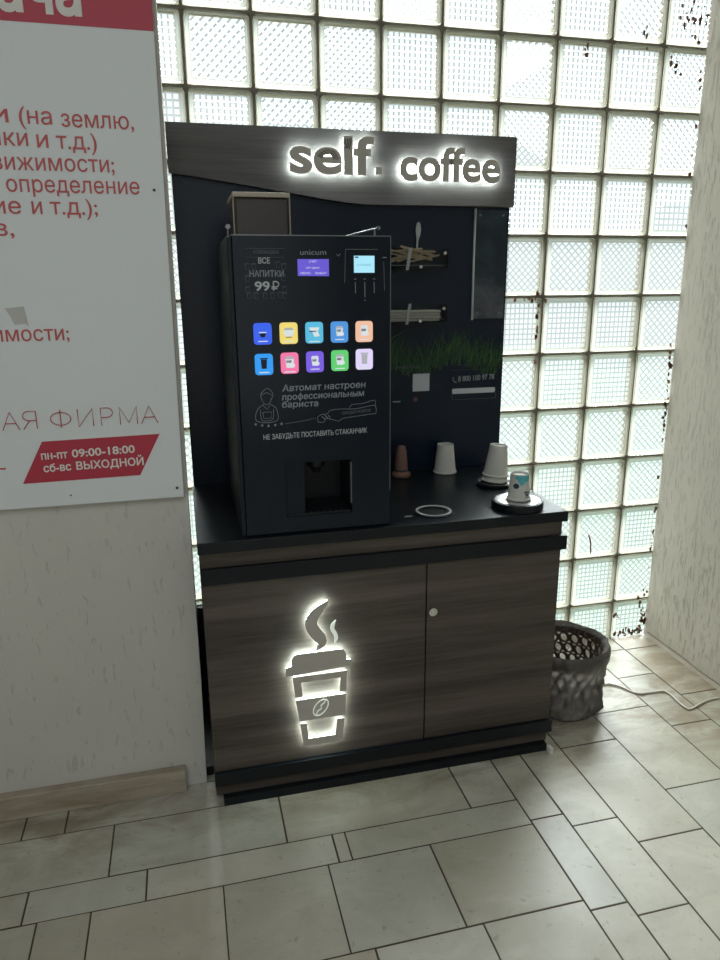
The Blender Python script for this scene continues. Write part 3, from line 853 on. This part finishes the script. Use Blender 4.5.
# ------------------------------------------------------------------ coffee machine
cm = thing('coffee_machine', (-1.345, -.4, .8), 'black coffee vending machine with ten coloured drink buttons standing on the worktop', 'coffee machine')
X0, X1, YM, Z0, Z1 = -1.546, -1.148, -.605, .8005, 1.549
BX0, BX1, BZ0, BZ1 = -1.428, -1.252, .846, .992    # cup bay
bm = new()
box(bm, X0, X1, -.45, -.16, Z0, Z1)
box(bm, X0, BX0, -.585, -.4505, Z0, Z1); box(bm, BX1, X1, -.585, -.4505, Z0, Z1)
box(bm, BX0, BX1, -.585, -.4505, Z0, BZ0); box(bm, BX0, BX1, -.585, -.4505, BZ1, Z1)
obj('housing', bm, M['mach'], cm)
bm = new(); a, b = X0+.012, X1
box(bm, a, BX0, YM, -.5855, Z0+.004, Z1); box(bm, BX1, b, YM, -.5855, Z0+.004, Z1)
box(bm, BX0, BX1, YM, -.5855, Z0+.004, BZ0); box(bm, BX0, BX1, YM, -.5855, BZ1, Z1)
fd = obj('front_panel', bm, M['machglass'], cm)
bm = new(); box(bm, X0+.010, X1+.001, YM+.0, -.584, Z1, Z1+.0022); box(bm, X1, X1+.0018, YM-.0004, -.600, Z0+.1, Z1)
obj('edge_trim', bm, M['edge'], cm)
bm = prism(new(), [(0, 0)]*0+[(X0, Z0), (X0+.011, Z0), (X0+.011, Z1+.001), (X0, Z1-.004)], YM+.006, -.5855); obj('hinge_side', bm, M['mach'], cm, bevel=.002)
# cup bay parts
bay = obj('cup_bay', bx(BX0+.001, BX1-.001, -.4600, -.4506, BZ0, BZ1), M['cavity'], cm)
bm = new(); lathe(bm, [(.010, .945), (.014, .955), (.026, .965), (.026, .9915)], -1.335, -.53, 20); obj('nozzle', bm, M['cavity'], bay, smooth=True)
bm = bx(BX0+.004, BX1-.004, -.600, -.47, BZ0+.0005, BZ0+.006)
for k in range(9): box(bm, BX0+.012+k*.017, BX0+.017+k*.017, -.595, -.475, BZ0+.006, BZ0+.009)
obj('drip_grid', bm, M['cavity'], bay)
obj('bay_edge', bx(BX1-.0035, BX1-.0008, YM-.0008, -.59, .872, .984), M['edge'], cm)
obj('bay_door', bx(BX0+.002, -1.378, -.597, -.594, BZ0+.001, BZ1-.001), M['machglass'], bay)
# buttons
FY = YM-.0002
cols = [[(.02, .10, .80), (.85, .68, .16), (.08, .48, .72), (.06, .28, .70), (.86, .50, .34)],
        [(.01, .30, .86), (.88, .17, .38), (.17, .09, .72), (.10, .60, .15), (.74, .66, .95)]]
names = [['deep blue', 'yellow', 'turquoise', 'light blue', 'salmon'], ['azure', 'pink', 'violet', 'green', 'pale lilac']]
M['icon_w'] = mat('icon_white', (.1, .1, .1), .5, emit=(.85, .92, .95), es=.75)
M['icon_d'] = mat('icon_dark', (.01, .015, .03), .5)
for r in range(2):
    for c_ in range(5):
        cx = -1.472+.0639*c_; cz = 1.3215-.0742*r+.0012*c_*r
        mt = mat('button_'+names[r][c_].replace(' ', '_'), (.05, .05, .05), .3, emit=cols[r][c_], es=1.0)
        bt = obj('drink_button', prism(new(), [(cx+x, cz+z) for x, z in rr(.0445, .052, .008)], FY-.002, FY), mt, fd)
        bt['label'] = names[r][c_]+' lit drink button'
        yi = FY-.0024; bm = new(); k = 1.15+.1*((r+c_) % 3)
        def pr(pts, mi): prism(bm, [(cx+x*k, cz+.002+z*k) for x, z in pts], yi, FY-.0019, mi)
        if (r, c_) == (0, 0):
            pr([(-.007, -.001), (.007, -.001), (.004, -.009), (-.004, -.009)], 1); pr([(-.008, 0), (.008, 0), (.008, .002), (-.008, .002)], 0)
        elif (r, c_) in ((1, 0), (1, 4)):
            pr([(-.006, .008), (.006, .008), (.005, -.010), (-.005, -.010)], 1 if c_ == 0 else 2); pr([(-.0075, .0085), (.0075, .0085), (.0075, .0110), (-.0075, .0110)], 1 if c_ == 0 else 2)
        elif (r, c_) == (0, 1):
            pr([(-.011, .004), (.011, .004), (.009, -.004), (.005, -.008), (-.005, -.008), (-.009, -.004)], 0); pr([(-.010, .0045), (.010, .0045), (.007, .009), (-.007, .009)], 2); pr([(-.006, -.0085), (.006, -.0085), (.006, -.010), (-.006, -.010)], 1)
        elif (r, c_) == (0, 2):
            pr([(-.010, .008), (.010, .008), (.007, .002), (-.007, .002)], 0); pr([(-.004, 0), (.006, .002), (.010, -.008), (.0, -.009)], 0); pr([(-.009, .0018), (.004, .0018), (.004, .0), (-.009, .0)], 1)
        else:
            pr([(-.008, .006), (.008, .006), (.006, -.010), (-.006, -.010)], 0); pr([(-.009, .0065), (.009, .0065), (.006, .011), (-.006, .011)], 2 if c_ % 2 else 0)
            pr([(-.0065, .004), (.0035, .004), (.003, -.001), (-.006, -.001)], 1)
            pr([(.001, -.004), (.006, -.001), (.010, -.004), (.009, -.009), (.003, -.010)], 0)
        pr([(-.010, -.0165), (.010, -.0165), (.010, -.0185), (-.010, -.0185)], 0); 
        obj('button_icon', bm, [M['icon_w'], M['icon_d'], mat('icon_grey', (.1, .1, .1), .5, emit=(.45, .48, .5), es=.8)], bt)
# screens
s1 = obj('purple_screen', prism(new(), [(-1.381, 1.457), (-1.304, 1.456), (-1.304, 1.496), (-1.381, 1.496)], FY-.0012, FY), mat('purple_screen_glow', (.02, .02, .05), .2, emit=(.13, .09, .62), es=1.0), fd)
obj('screen_lettering', text_mesh('СЧЁТ', -1.353, -1.334, 1.488, .0045, FY-.0014, 0), M['icon_w'], s1)
obj('screen_lettering', text_mesh('нет сдачи', -1.360, -1.328, 1.474, .0045, FY-.0014, 0), M['icon_w'], s1)
obj('screen_lettering', text_mesh('МЕНЮ     ВЫБОР', -1.374, -1.311, 1.461, .0045, FY-.0014, 0), M['icon_w'], s1)
s2 = obj('cyan_screen', prism(new(), [(-1.241, 1.464), (-1.189, 1.464), (-1.189, 1.504), (-1.241, 1.504)], FY-.0012, FY), mat('cyan_screen_glow', (.02, .04, .05), .2, emit=(.40, .80, .95), es=1.0), fd)
obj('screen_lettering', text_mesh('К ОПЛАТЕ', -1.232, -1.198, 1.480, .0045, FY-.0014, 0), mat('blue_screen_ink', (.02, .10, .2), .4, emit=(.1, .35, .6), es=.5), s2)
obj('screen_lettering', bx(-1.239, -1.230, FY-.0015, FY-.0012, 1.499, 1.502), M['icon_d'], s2)
def mtext(s, x0, x1, z, cap, mt='print_white', **k): return obj('lettering', text_mesh(s, x0, x1, z, cap, FY-.0002, .0004, **k), M[mt], fd)
mtext('unicum', -1.374, -1.310, 1.506, .012, 'print_dim')
mtext('КОФЕМАШИНА', -1.485, -1.425, 1.508, .008, 'print_faint')
mtext('ВСЕ', -1.475, -1.447, 1.486, .013, bold=.012)
mtext('НАПИТКИ', -1.497, -1.415, 1.4555, .014, 'print_dim', bold=.01)
mtext('99', -1.486, -1.450, 1.4235, .021, bold=.02)
# rouble sign
bm = new(); zb = 1.4235
tube(bm, [(-1.441, FY-.0004, zb), (-1.441, FY-.0004, zb+.021)], .0018, 6)
tube(bm, smooth_path([(-1.441, FY-.0004, zb+.0205), (-1.433, FY-.0004, zb+.0205), (-1.428, FY-.0004, zb+.0145), (-1.433, FY-.0004, zb+.0085), (-1.446, FY-.0004, zb+.0085)], 4), .0018, 6)
tube(bm, [(-1.446, FY-.0004, zb+.0042), (-1.432, FY-.0004, zb+.0042)], .0016, 6)
obj('lettering', bm, M['print_white'], fd)
# small cup drawings around the price
bm = new()
def line(pts, r=.0006, close=False, n=0):
    p = [(x, FY-.0003, z) for x, z in pts]
    if close: p.append(p[0])
    if n: p = smooth_path(p, n)
    tube(bm, p, r, 5)
for x, z in ((-1.502, 1.478), (-1.486, 1.478), (-1.428, 1.482), (-1.415, 1.478), (-1.503, 1.450), (-1.503, 1.425), (-1.416, 1.452), (-1.500, 1.411), (-1.484, 1.411), (-1.462, 1.410), (-1.444, 1.411), (-1.426, 1.412), (-1.414, 1.425), (-1.414, 1.410)):
    w = .005; line([(x-w, z+.006), (x+w, z+.006), (x+w*.7, z-.006), (x-w*.7, z-.006)], .0006, True); line([(x-w*1.2, z+.008), (x+w*1.2, z+.008)], .0006)
line([(-1.505, 1.500), (-1.412, 1.500)], .0005); line([(-1.505, 1.520), (-1.412, 1.520)], .0005)
obj('cup_drawings', bm, M['print_faint'], fd)
bm = new()
for k, x in enumerate((-1.238, -1.214, -1.190)):
    line([(x-.003, 1.449), (x+.003, 1.449)], .0009); line([(x, 1.442), (x+.0004, 1.415 if k != 1 else 1.405)], .0010)
line([(-1.216, 1.398), (-1.211, 1.398)], .001)
line([(-1.285, 1.508), (-1.280, 1.503), (-1.275, 1.509)], .0008)
line([(-1.262, 1.519), (-1.18, 1.519)], .0005); line([(-1.262, 1.519), (-1.265, 1.44)], .0004); line([(-1.168, 1.50), (-1.158, 1.50)], .0012); line([(-1.165, 1.49), (-1.163, 1.42)], .0004)
obj('terminal_marks', bm, M['print_dim'], fd)
mtext('Автомат настроен', -1.429, -1.213, 1.1785, .0155, 'print_dim', bold=.012, slant=.1, rise=.002)
mtext('профессиональным', -1.430, -1.217, 1.1565, .0150, 'print_dim', bold=.012, slant=.1, rise=.002)
mtext('бариста', -1.431, -1.338, 1.1375, .0150, 'print_dim', bold=.012, slant=.1)
mtext('НЕ ЗАБУДЬТЕ ПОСТАВИТЬ СТАКАНЧИК', -1.481, -1.210, 1.0575, .0125, 'print_white', bold=.004, rise=.004)
# barista outline drawing
bm = new()
line([(-1.481, 1.160), (-1.484, 1.172), (-1.478, 1.180), (-1.466, 1.188), (-1.455, 1.178), (-1.453, 1.170), (-1.457, 1.160)], .0007, n=4)
line([(-1.482, 1.170), (-1.469, 1.177), (-1.455, 1.170)], .0006, n=3)
line([(-1.481, 1.163), (-1.478, 1.153), (-1.469, 1.147), (-1.460, 1.153), (-1.457, 1.163)], .0006, n=3)
line([(-1.477, 1.148), (-1.491, 1.138), (-1.498, 1.122), (-1.497, 1.108), (-1.485, 1.103), (-1.470, 1.101), (-1.453, 1.103), (-1.443, 1.108), (-1.442, 1.122), (-1.447, 1.138), (-1.461, 1.148)], .0007, n=4)
line([(-1.478, 1.145), (-1.469, 1.136), (-1.461, 1.145)], .0006); line([(-1.480, 1.128), (-1.458, 1.128), (-1.460, 1.112), (-1.478, 1.112)], .0006, True)
line([(-1.486, 1.135), (-1.484, 1.110), (-1.470, 1.106), (-1.455, 1.110), (-1.453, 1.135)], .0006, n=3)
# hand holding a portafilter with a ribbon
line([(-1.425, 1.096), (-1.38, 1.101), (-1.345, 1.107)], .0004, n=3)
line([(-1.339, 1.096), (-1.341, 1.108), (-1.330, 1.115), (-1.316, 1.116), (-1.308, 1.124), (-1.285, 1.127), (-1.24, 1.126), (-1.20, 1.132), (-1.187, 1.130), (-1.186, 1.112), (-1.20, 1.110), (-1.24, 1.106), (-1.275, 1.102), (-1.285, 1.096), (-1.300, 1.100), (-1.318, 1.104), (-1.325, 1.095), (-1.339, 1.096)], .0006, n=4)
line([(-1.256, 1.128), (-1.25, 1.137), (-1.22, 1.139), (-1.190, 1.146), (-1.187, 1.132)], .0006, n=3)
line([(-1.330, 1.110), (-1.322, 1.103)], .0009); line([(-1.322, 1.113), (-1.314, 1.105)], .0009); line([(-1.313, 1.113), (-1.308, 1.106)], .0009)
obj('barista_drawing', bm, M['print_dim'], fd)
mtext('КАЖДЫЙ НАПИТОК', -1.276, -1.200, 1.112, .0075, 'print_faint', rise=.004)
bm = new()
for x, z in ((-1.499, 1.0985), (-1.483, 1.095), (-1.467, 1.093), (-1.450, 1.094), (-1.434, 1.0965)):
    prism(bm, [(x+(.0042 if k % 2 == 0 else .0018)*math.sin(k*PI/5), z+(.0042 if k % 2 == 0 else .0018)*math.cos(k*PI/5)) for k in range(10)], FY-.0006, FY)
obj('stars', bm, M['print_dim'], fd)
# bean hopper on top, lid handle, hinge pin
hx0, hx1, hy0, hy1 = -1.522, -1.381, -.52, -.34
bm = new(); box(bm, hx0+.004, hx1-.004, hy0+.003, hy1-.003, Z1+.0005, 1.643)
hop = obj('bean_hopper', bm, M['hopper'], cm, bevel=.006)
bm = new()
box(bm, hx0, hx1, hy0-.001, hy1, 1.6435, 1.655); box(bm, hx0, hx0+.0032, hy0-.001, hy0+.003, Z1+.003, 1.643); box(bm, hx1-.0032, hx1, hy0-.001, hy0+.003, Z1+.003, 1.643)
obj('hopper_lid', bm, M['hopper_rim'], hop, bevel=.002)
bm = new(); tube(bm, [(-1.535, -.5, Z1), (-1.535, -.5, Z1+.022)], .003, 10); tube(bm, [(-1.535, -.506, Z1+.027), (-1.535, -.494, Z1+.027)], .006, 14); obj('hinge_pin', bm, M['edge'], cm, smooth=True)
bm = new(); tube(bm, smooth_path([(-1.245, -.5, Z1+.005), (-1.205, -.5, Z1+.015), (-1.150, -.5, Z1+.028)], 5), .0022, 8); tube(bm, [(-1.160, -.5, Z1), (-1.160, -.5, Z1+.025)], .003, 8)
tube(bm, [(-1.150, -.506, Z1+.028), (-1.150, -.494, Z1+.028)], .005, 12); obj('lid_lever', bm, M['edge'], cm, smooth=True)

# ------------------------------------------------------------------ cups and trays on the worktop
def cup_bm(h=.097, rt=.041, rb=.029, cx=0, cy=0, z=0):
    """paper cup standing upside down: rolled lip at the bottom, recessed base on top"""
    bm = new()
    prof = [(rt-.0015, .004), (rt+.0005, .0005), (rt+.0032, .002), (rt+.0036, .0048), (rt+.0015, .0068), (rt-.0003, .0072)]
    prof += [(rt+(rb-rt)*t/8-.0004, .0072+(h-.0085)*t/8) for t in range(1, 9)]
    prof += [(rb-.0008, h), (rb-.003, h-.0006), (rb-.0036, h-.006), (.001, h-.006)]
    lathe(bm, [(r, z+zz) for r, zz in prof], cx, cy, 44, False, True)
    return bm
c1 = thing('paper_cup', (-.800, -.105, .8), 'plain white paper cup turned upside down alone in front of the black board', 'cup')
obj('cup_body', cup_bm(.101, .038, .0285, -.800, -.105, .80), M['cup'], c1, smooth=True, angle=50)
# stacked pair on a dark saucer
pl = thing('round_cup_tray', (-.700, -.300, .80), 'small round black tray under the stacked white cups', 'tray')
bm = new(); lathe(bm, [(.054, .8003), (.060, .803), (.061, .810), (.058, .812), (.050, .812), (.048, .809), (.001, .809)], -.700, -.300, 48, True, True); obj('tray_rim', bm, M['black'], pl, smooth=True)
bm = new(); lathe(bm, [(.0575, .8121), (.0575, .8127), (.0525, .8127), (.0525, .8121)], -.700, -.300, 48, False, False); obj('steel_ring', bm, M['chrome'], pl)
TL = (math.radians(0), math.radians(4), 0)
for k, (lab, dz, r0) in enumerate((('lower white paper cup of the upside-down pair, its lip on the small black tray', 0, .0385), ('upper white paper cup nested over the lower one, base up, beside the printed cup', .018, .0385))):
    t = thing('paper_cup', (-.699, -.300, .8095+dz), lab, 'cup')
    if k == 0:
        o = obj('cup_body', cup_bm(.094, r0+.001, .0270, -.699, -.300, .8095), M['cup'], t, smooth=True, angle=50)
    else:
        o = obj('cup_body', cup_bm(.103, r0+.0012, .0285, -.699, -.300, .8275), M['cup'], t, smooth=True, angle=50)
    t.rotation_euler = TL; t.location = (-.699+.0013*k, -.300, .8095+dz+.0030)
# big tray and printed cup
tr = thing('round_cup_tray', (-.738, -.545, .80), 'larger round black tray with a steel top under the printed cup, by the front edge', 'tray')
bm = new(); lathe(bm, [(.070, .8003), (.074, .802), (.075, .808), (.075, .820), (.073, .8228), (.066, .8235)], -.738, -.545, 56, True, True); obj('tray_body', bm, M['black'], tr, smooth=True)
bm = new(); lathe(bm, [(.0655, .8236), (.0655, .8243), (.040, .8243), (.038, .8238), (.001, .8238)], -.738, -.545, 56, True, True); obj('steel_plate', bm, M['chrome'], tr, smooth=True)
cx, cy, cz = -.735, -.545, .8244
pc = thing('paper_cup', (cx, cy, cz), 'small white paper cup with teal and dark print, upside down on the larger tray', 'cup')
obj('cup_body', cup_bm(.079, .033, .0265, cx, cy, cz), M['cup'], pc, smooth=True, angle=50)
def conept(a, z):     # a: angle from the camera-facing side
    r = .0330+(.0265-.0330)*(z-.0072)/(.079-.0085)+.0006
    th = math.atan2(-2.378-cy, -1.666-cx)+a
    return Vector((cx+r*math.cos(th), cy+r*math.sin(th), cz+z))
def conepatch(bm, cells):
    for quad in cells: bm.faces.new([bm.verts.new(conept(a, z)) for a, z in quad])
bm = new(); cells = []
for k in range(16):
    a0 = -.45+k*.11; a1 = a0+.11
    f_ = lambda a: .0765-.016-.010*math.sin(a*2.6+.6)-.004*math.sin(a*7)
    cells.append([(a0, f_(a0)), (a1, f_(a1)), (a1, .0765), (a0, .0765)])
conepatch(bm, cells); obj('teal_print', bm, M['teal'], pc)
bm = new(); bm.faces.new([bm.verts.new(conept(-.28+.30*math.cos(t*PI/8), .046+.0078*math.sin(t*PI/8))+Vector((-.0006, -.0007, 0))) for t in range(16)])
for a_, z_, w_, h_ in ((.62, .012, .07, .016), (.50, .026, .36, .004), (.78, .010, .07, .018), (.92, .016, .06, .012), (1.02, .024, .24, .004), (.70, .018, .3, .003)):
    conepatch(bm, [[(a_, z_), (a_+w_, z_), (a_+w_, z_+h_), (a_, z_+h_)]])
obj('dark_print', bm, M['ink'], pc)
# brown stack beside the machine
bc = thing('brown_shaker', (-.965, -.12, .8), 'slim dusty brown tapered shaker with a wide foot, beside the coffee machine', 'shaker')
bm = new(); lathe(bm, [(.028, .8003), (.032, .803), (.033, .812), (.027, .817), (.0225, .822), (.0215, .85), (.0185, .888), (.014, .904), (.011, .908)], -.965, -.12, 32, True, True)
obj('shaker_body', bm, M['cupbrown'], bc, smooth=True)
bm = new(); lathe(bm, [(.0232, .818), (.0236, .822), (.0225, .826)], -.965, -.12, 32, False, False); obj('collar', bm, M['ink'], bc)

# ------------------------------------------------------------------ waste bin
BX, BY = -.447, -.390
wb = thing('waste_bin', (BX, BY, 0), 'brown perforated waste bin lined with a black bag beside the cabinet', 'bin')
bm = new(); nseg, nrow = 20, 5
def bp(a, z):
    r = .098+(.128-.098)*z/.238; return Vector((BX+r*math.cos(a), BY+r*math.sin(a), z))
def cell(a0, a1, z0, z1, hole):
    am, zm = (a0+a1)/2, (z0+z1)/2
    o = []; i_ = []
    for k in range(12):
        t = 2*PI*k/12; c_, s_ = math.cos(t), math.sin(t); mx = max(abs(c_), abs(s_))
        o.append(bm.verts.new(bp(am+c_/mx*(a1-a0)/2, zm+s_/mx*(z1-z0)/2)))
        if hole: i_.append(bm.verts.new(bp(am+(c_*.28+s_*.10)*(a1-a0), zm+s_*.36*(z1-z0))))
    if hole:
        for k in range(12): bm.faces.new((o[k], o[(k+1) % 12], i_[(k+1) % 12], i_[k]))
    else: bm.faces.new(o)
for j in range(nrow):
    for i in range(nseg):
        off = (j % 2)*.5
        cell(2*PI*(i+off)/nseg, 2*PI*(i+1+off)/nseg, .03+j*.037, .03+(j+1)*.037, True)
for i in range(40):
    for z0, z1 in ((.001, .03), (.215, .236)):
        vs = [bm.verts.new(bp(2*PI*k/40, z)) for k, z in ((i, z0), (i+1, z0), (i+1, z1), (i, z1))]; bm.faces.new(vs)
bm.faces.new([bm.verts.new(bp(2*PI*k/40, .002)) for k in range(40)])
bmesh.ops.remove_doubles(bm, verts=bm.verts, dist=1e-5)
o = obj('basket', bm, M['bin'], wb); s_ = o.modifiers.new('solid', 'SOLIDIFY'); s_.thickness = .002
def crumple(p, a, r, z):
    n1_ = mnoise.noise(Vector((math.cos(a)*2.2, math.sin(a)*2.2, z*9)))
    n2_ = abs(mnoise.noise(Vector((math.cos(a)*3.6+z*9, math.sin(a)*3.6, z*17+4))))
    n3_ = mnoise.noise(Vector((math.cos(a)*14, math.sin(a)*14, z*14+9)))
    k = (.007*n1_+.030*(n2_-.2)+.005*n3_) if r > .03 else 0
    if z > .18: k *= .35
    if z < .02: k = abs(k)*.3
    d = Vector((math.cos(a), math.sin(a), 0)); q = p+d*k
    if z > .2: q.z += .006*mnoise.noise(Vector((math.cos(a)*2.5, math.sin(a)*2.5, 7)))+ (.020*max(0, math.cos(a-math.radians(140)))**2)
    q.z = max(q.z, .0015)
    return q
bm = new()
prof = [(.04, .0016), (.108, .0016), (.117, .006), (.124, .02), (.131, .04), (.133, .06), (.131, .08), (.128, .10), (.127, .12), (.130, .14), (.133, .16), (.137, .18), (.141, .20), (.145, .22), (.147, .235), (.144, .246), (.138, .249), (.131, .244), (.1255, .232), (.1235, .218)]
lathe(bm, prof, BX, BY, 110, False, False, 0, crumple)
obj('bin_bag', bm, M['bag'], wb, smooth=True, angle=60)

# cable on the floor
pts = [(-.40, -.20), (-.33, -.255), (-.285, -.30), (-.252, -.325), (-.218, -.327), (-.19, -.349), (-.169, -.389), (-.146, -.412), (-.098, -.414), (-.054, -.419), (-.045, -.449), (-.049, -.497), (-.041, -.54), (.01, -.525), (.063, -.508), (.113, -.51), (.150, -.54)]
bm = new(); tube(bm, smooth_path([(x, y, .0036+(.0005 if i % 2 else 0)) for i, (x, y) in enumerate(pts)], 5), .0034, 8)
tag(obj('power_cord', bm, M['cord'], smooth=True), 'thin white power cord snaking over the tiles from the bin to the right wall', 'cord')

# ------------------------------------------------------------------ light
w = bpy.data.worlds.new('World'); sc.world = w; w.use_nodes = True
nt = w.node_tree; bg = nt.nodes['Background']
tc = nt.nodes.new('ShaderNodeTexCoord'); sp = nt.nodes.new('ShaderNodeSeparateXYZ'); cr = nt.nodes.new('ShaderNodeValToRGB')
nt.links.new(tc.outputs['Generated'], sp.inputs[0]); nt.links.new(sp.outputs['Z'], cr.inputs[0]); nt.links.new(cr.outputs[0], bg.inputs['Color'])
e = cr.color_ramp.elements; e[0].position = 0; e[0].color = (.92, .98, 1, 1); e[1].position = 1; e[1].color = (.85, .93, 1.0, 1)
bg.inputs['Strength'].default_value = .95

def area(name, loc, rot, sx, sy, power, col=(1, 1, 1), portal=False):
    l = bpy.data.lights.new(name, 'AREA'); l.shape = 'RECTANGLE'; l.size = sx; l.size_y = sy; l.energy = power; l.color = col
    o = bpy.data.objects.new(name, l); o.location = loc; o.rotation_euler = rot; C.objects.link(o)
    if portal: l.cycles.is_portal = True
    return o
area('window_portal', (-.75, .13, 1.3), (math.radians(-90), 0, 0), 2.1, 2.7, 1, portal=True)
sl = bpy.data.lights.new('sun', 'SUN'); sl.energy = 19.0; sl.angle = math.radians(45); sl.color = (.96, .985, 1)
so = bpy.data.objects.new('sun', sl); C.objects.link(so); so.rotation_euler = Vector((-.30, -1, -.85)).to_track_quat('-Z', 'Y').to_euler()
area('overhead_fill', (-1.9, -3.0, CEIL-.03), (0, 0, 0), 2.6, 2.0, 29, (.93, .97, 1))  # added soft fill from above for floor and worktop, an unseen source
# added fill light on the back wall, stands in for ambient light behind the viewer
area('rear_fill', (-2.2, YB+.06, 1.55), (math.radians(90), 0, 0), 3.2, 2.4, 14, (.88, .95, 1))

# ------------------------------------------------------------------ camera
cd = bpy.data.cameras.new('Camera'); cam = bpy.data.objects.new('Camera', cd); C.objects.link(cam)
R = Matrix(((.970531, .070427, -.230455), (-.240852, .252779, -.937066), (-.007741, .964957, .262292)))
cam.matrix_world = Matrix.Translation((-1.66595, -2.37773, 1.42986)) @ R.to_4x4()
cd.sensor_fit = 'VERTICAL'; cd.sensor_height = 36; cd.lens = 26.62; cd.clip_start = .02
sc.camera = cam
sc.view_settings.view_transform = 'Standard'; sc.view_settings.look = 'None'; sc.view_settings.gamma = 1
sc.view_settings.use_curve_mapping = False
sc.view_settings.exposure = 0
sc.cycles.use_denoising = True
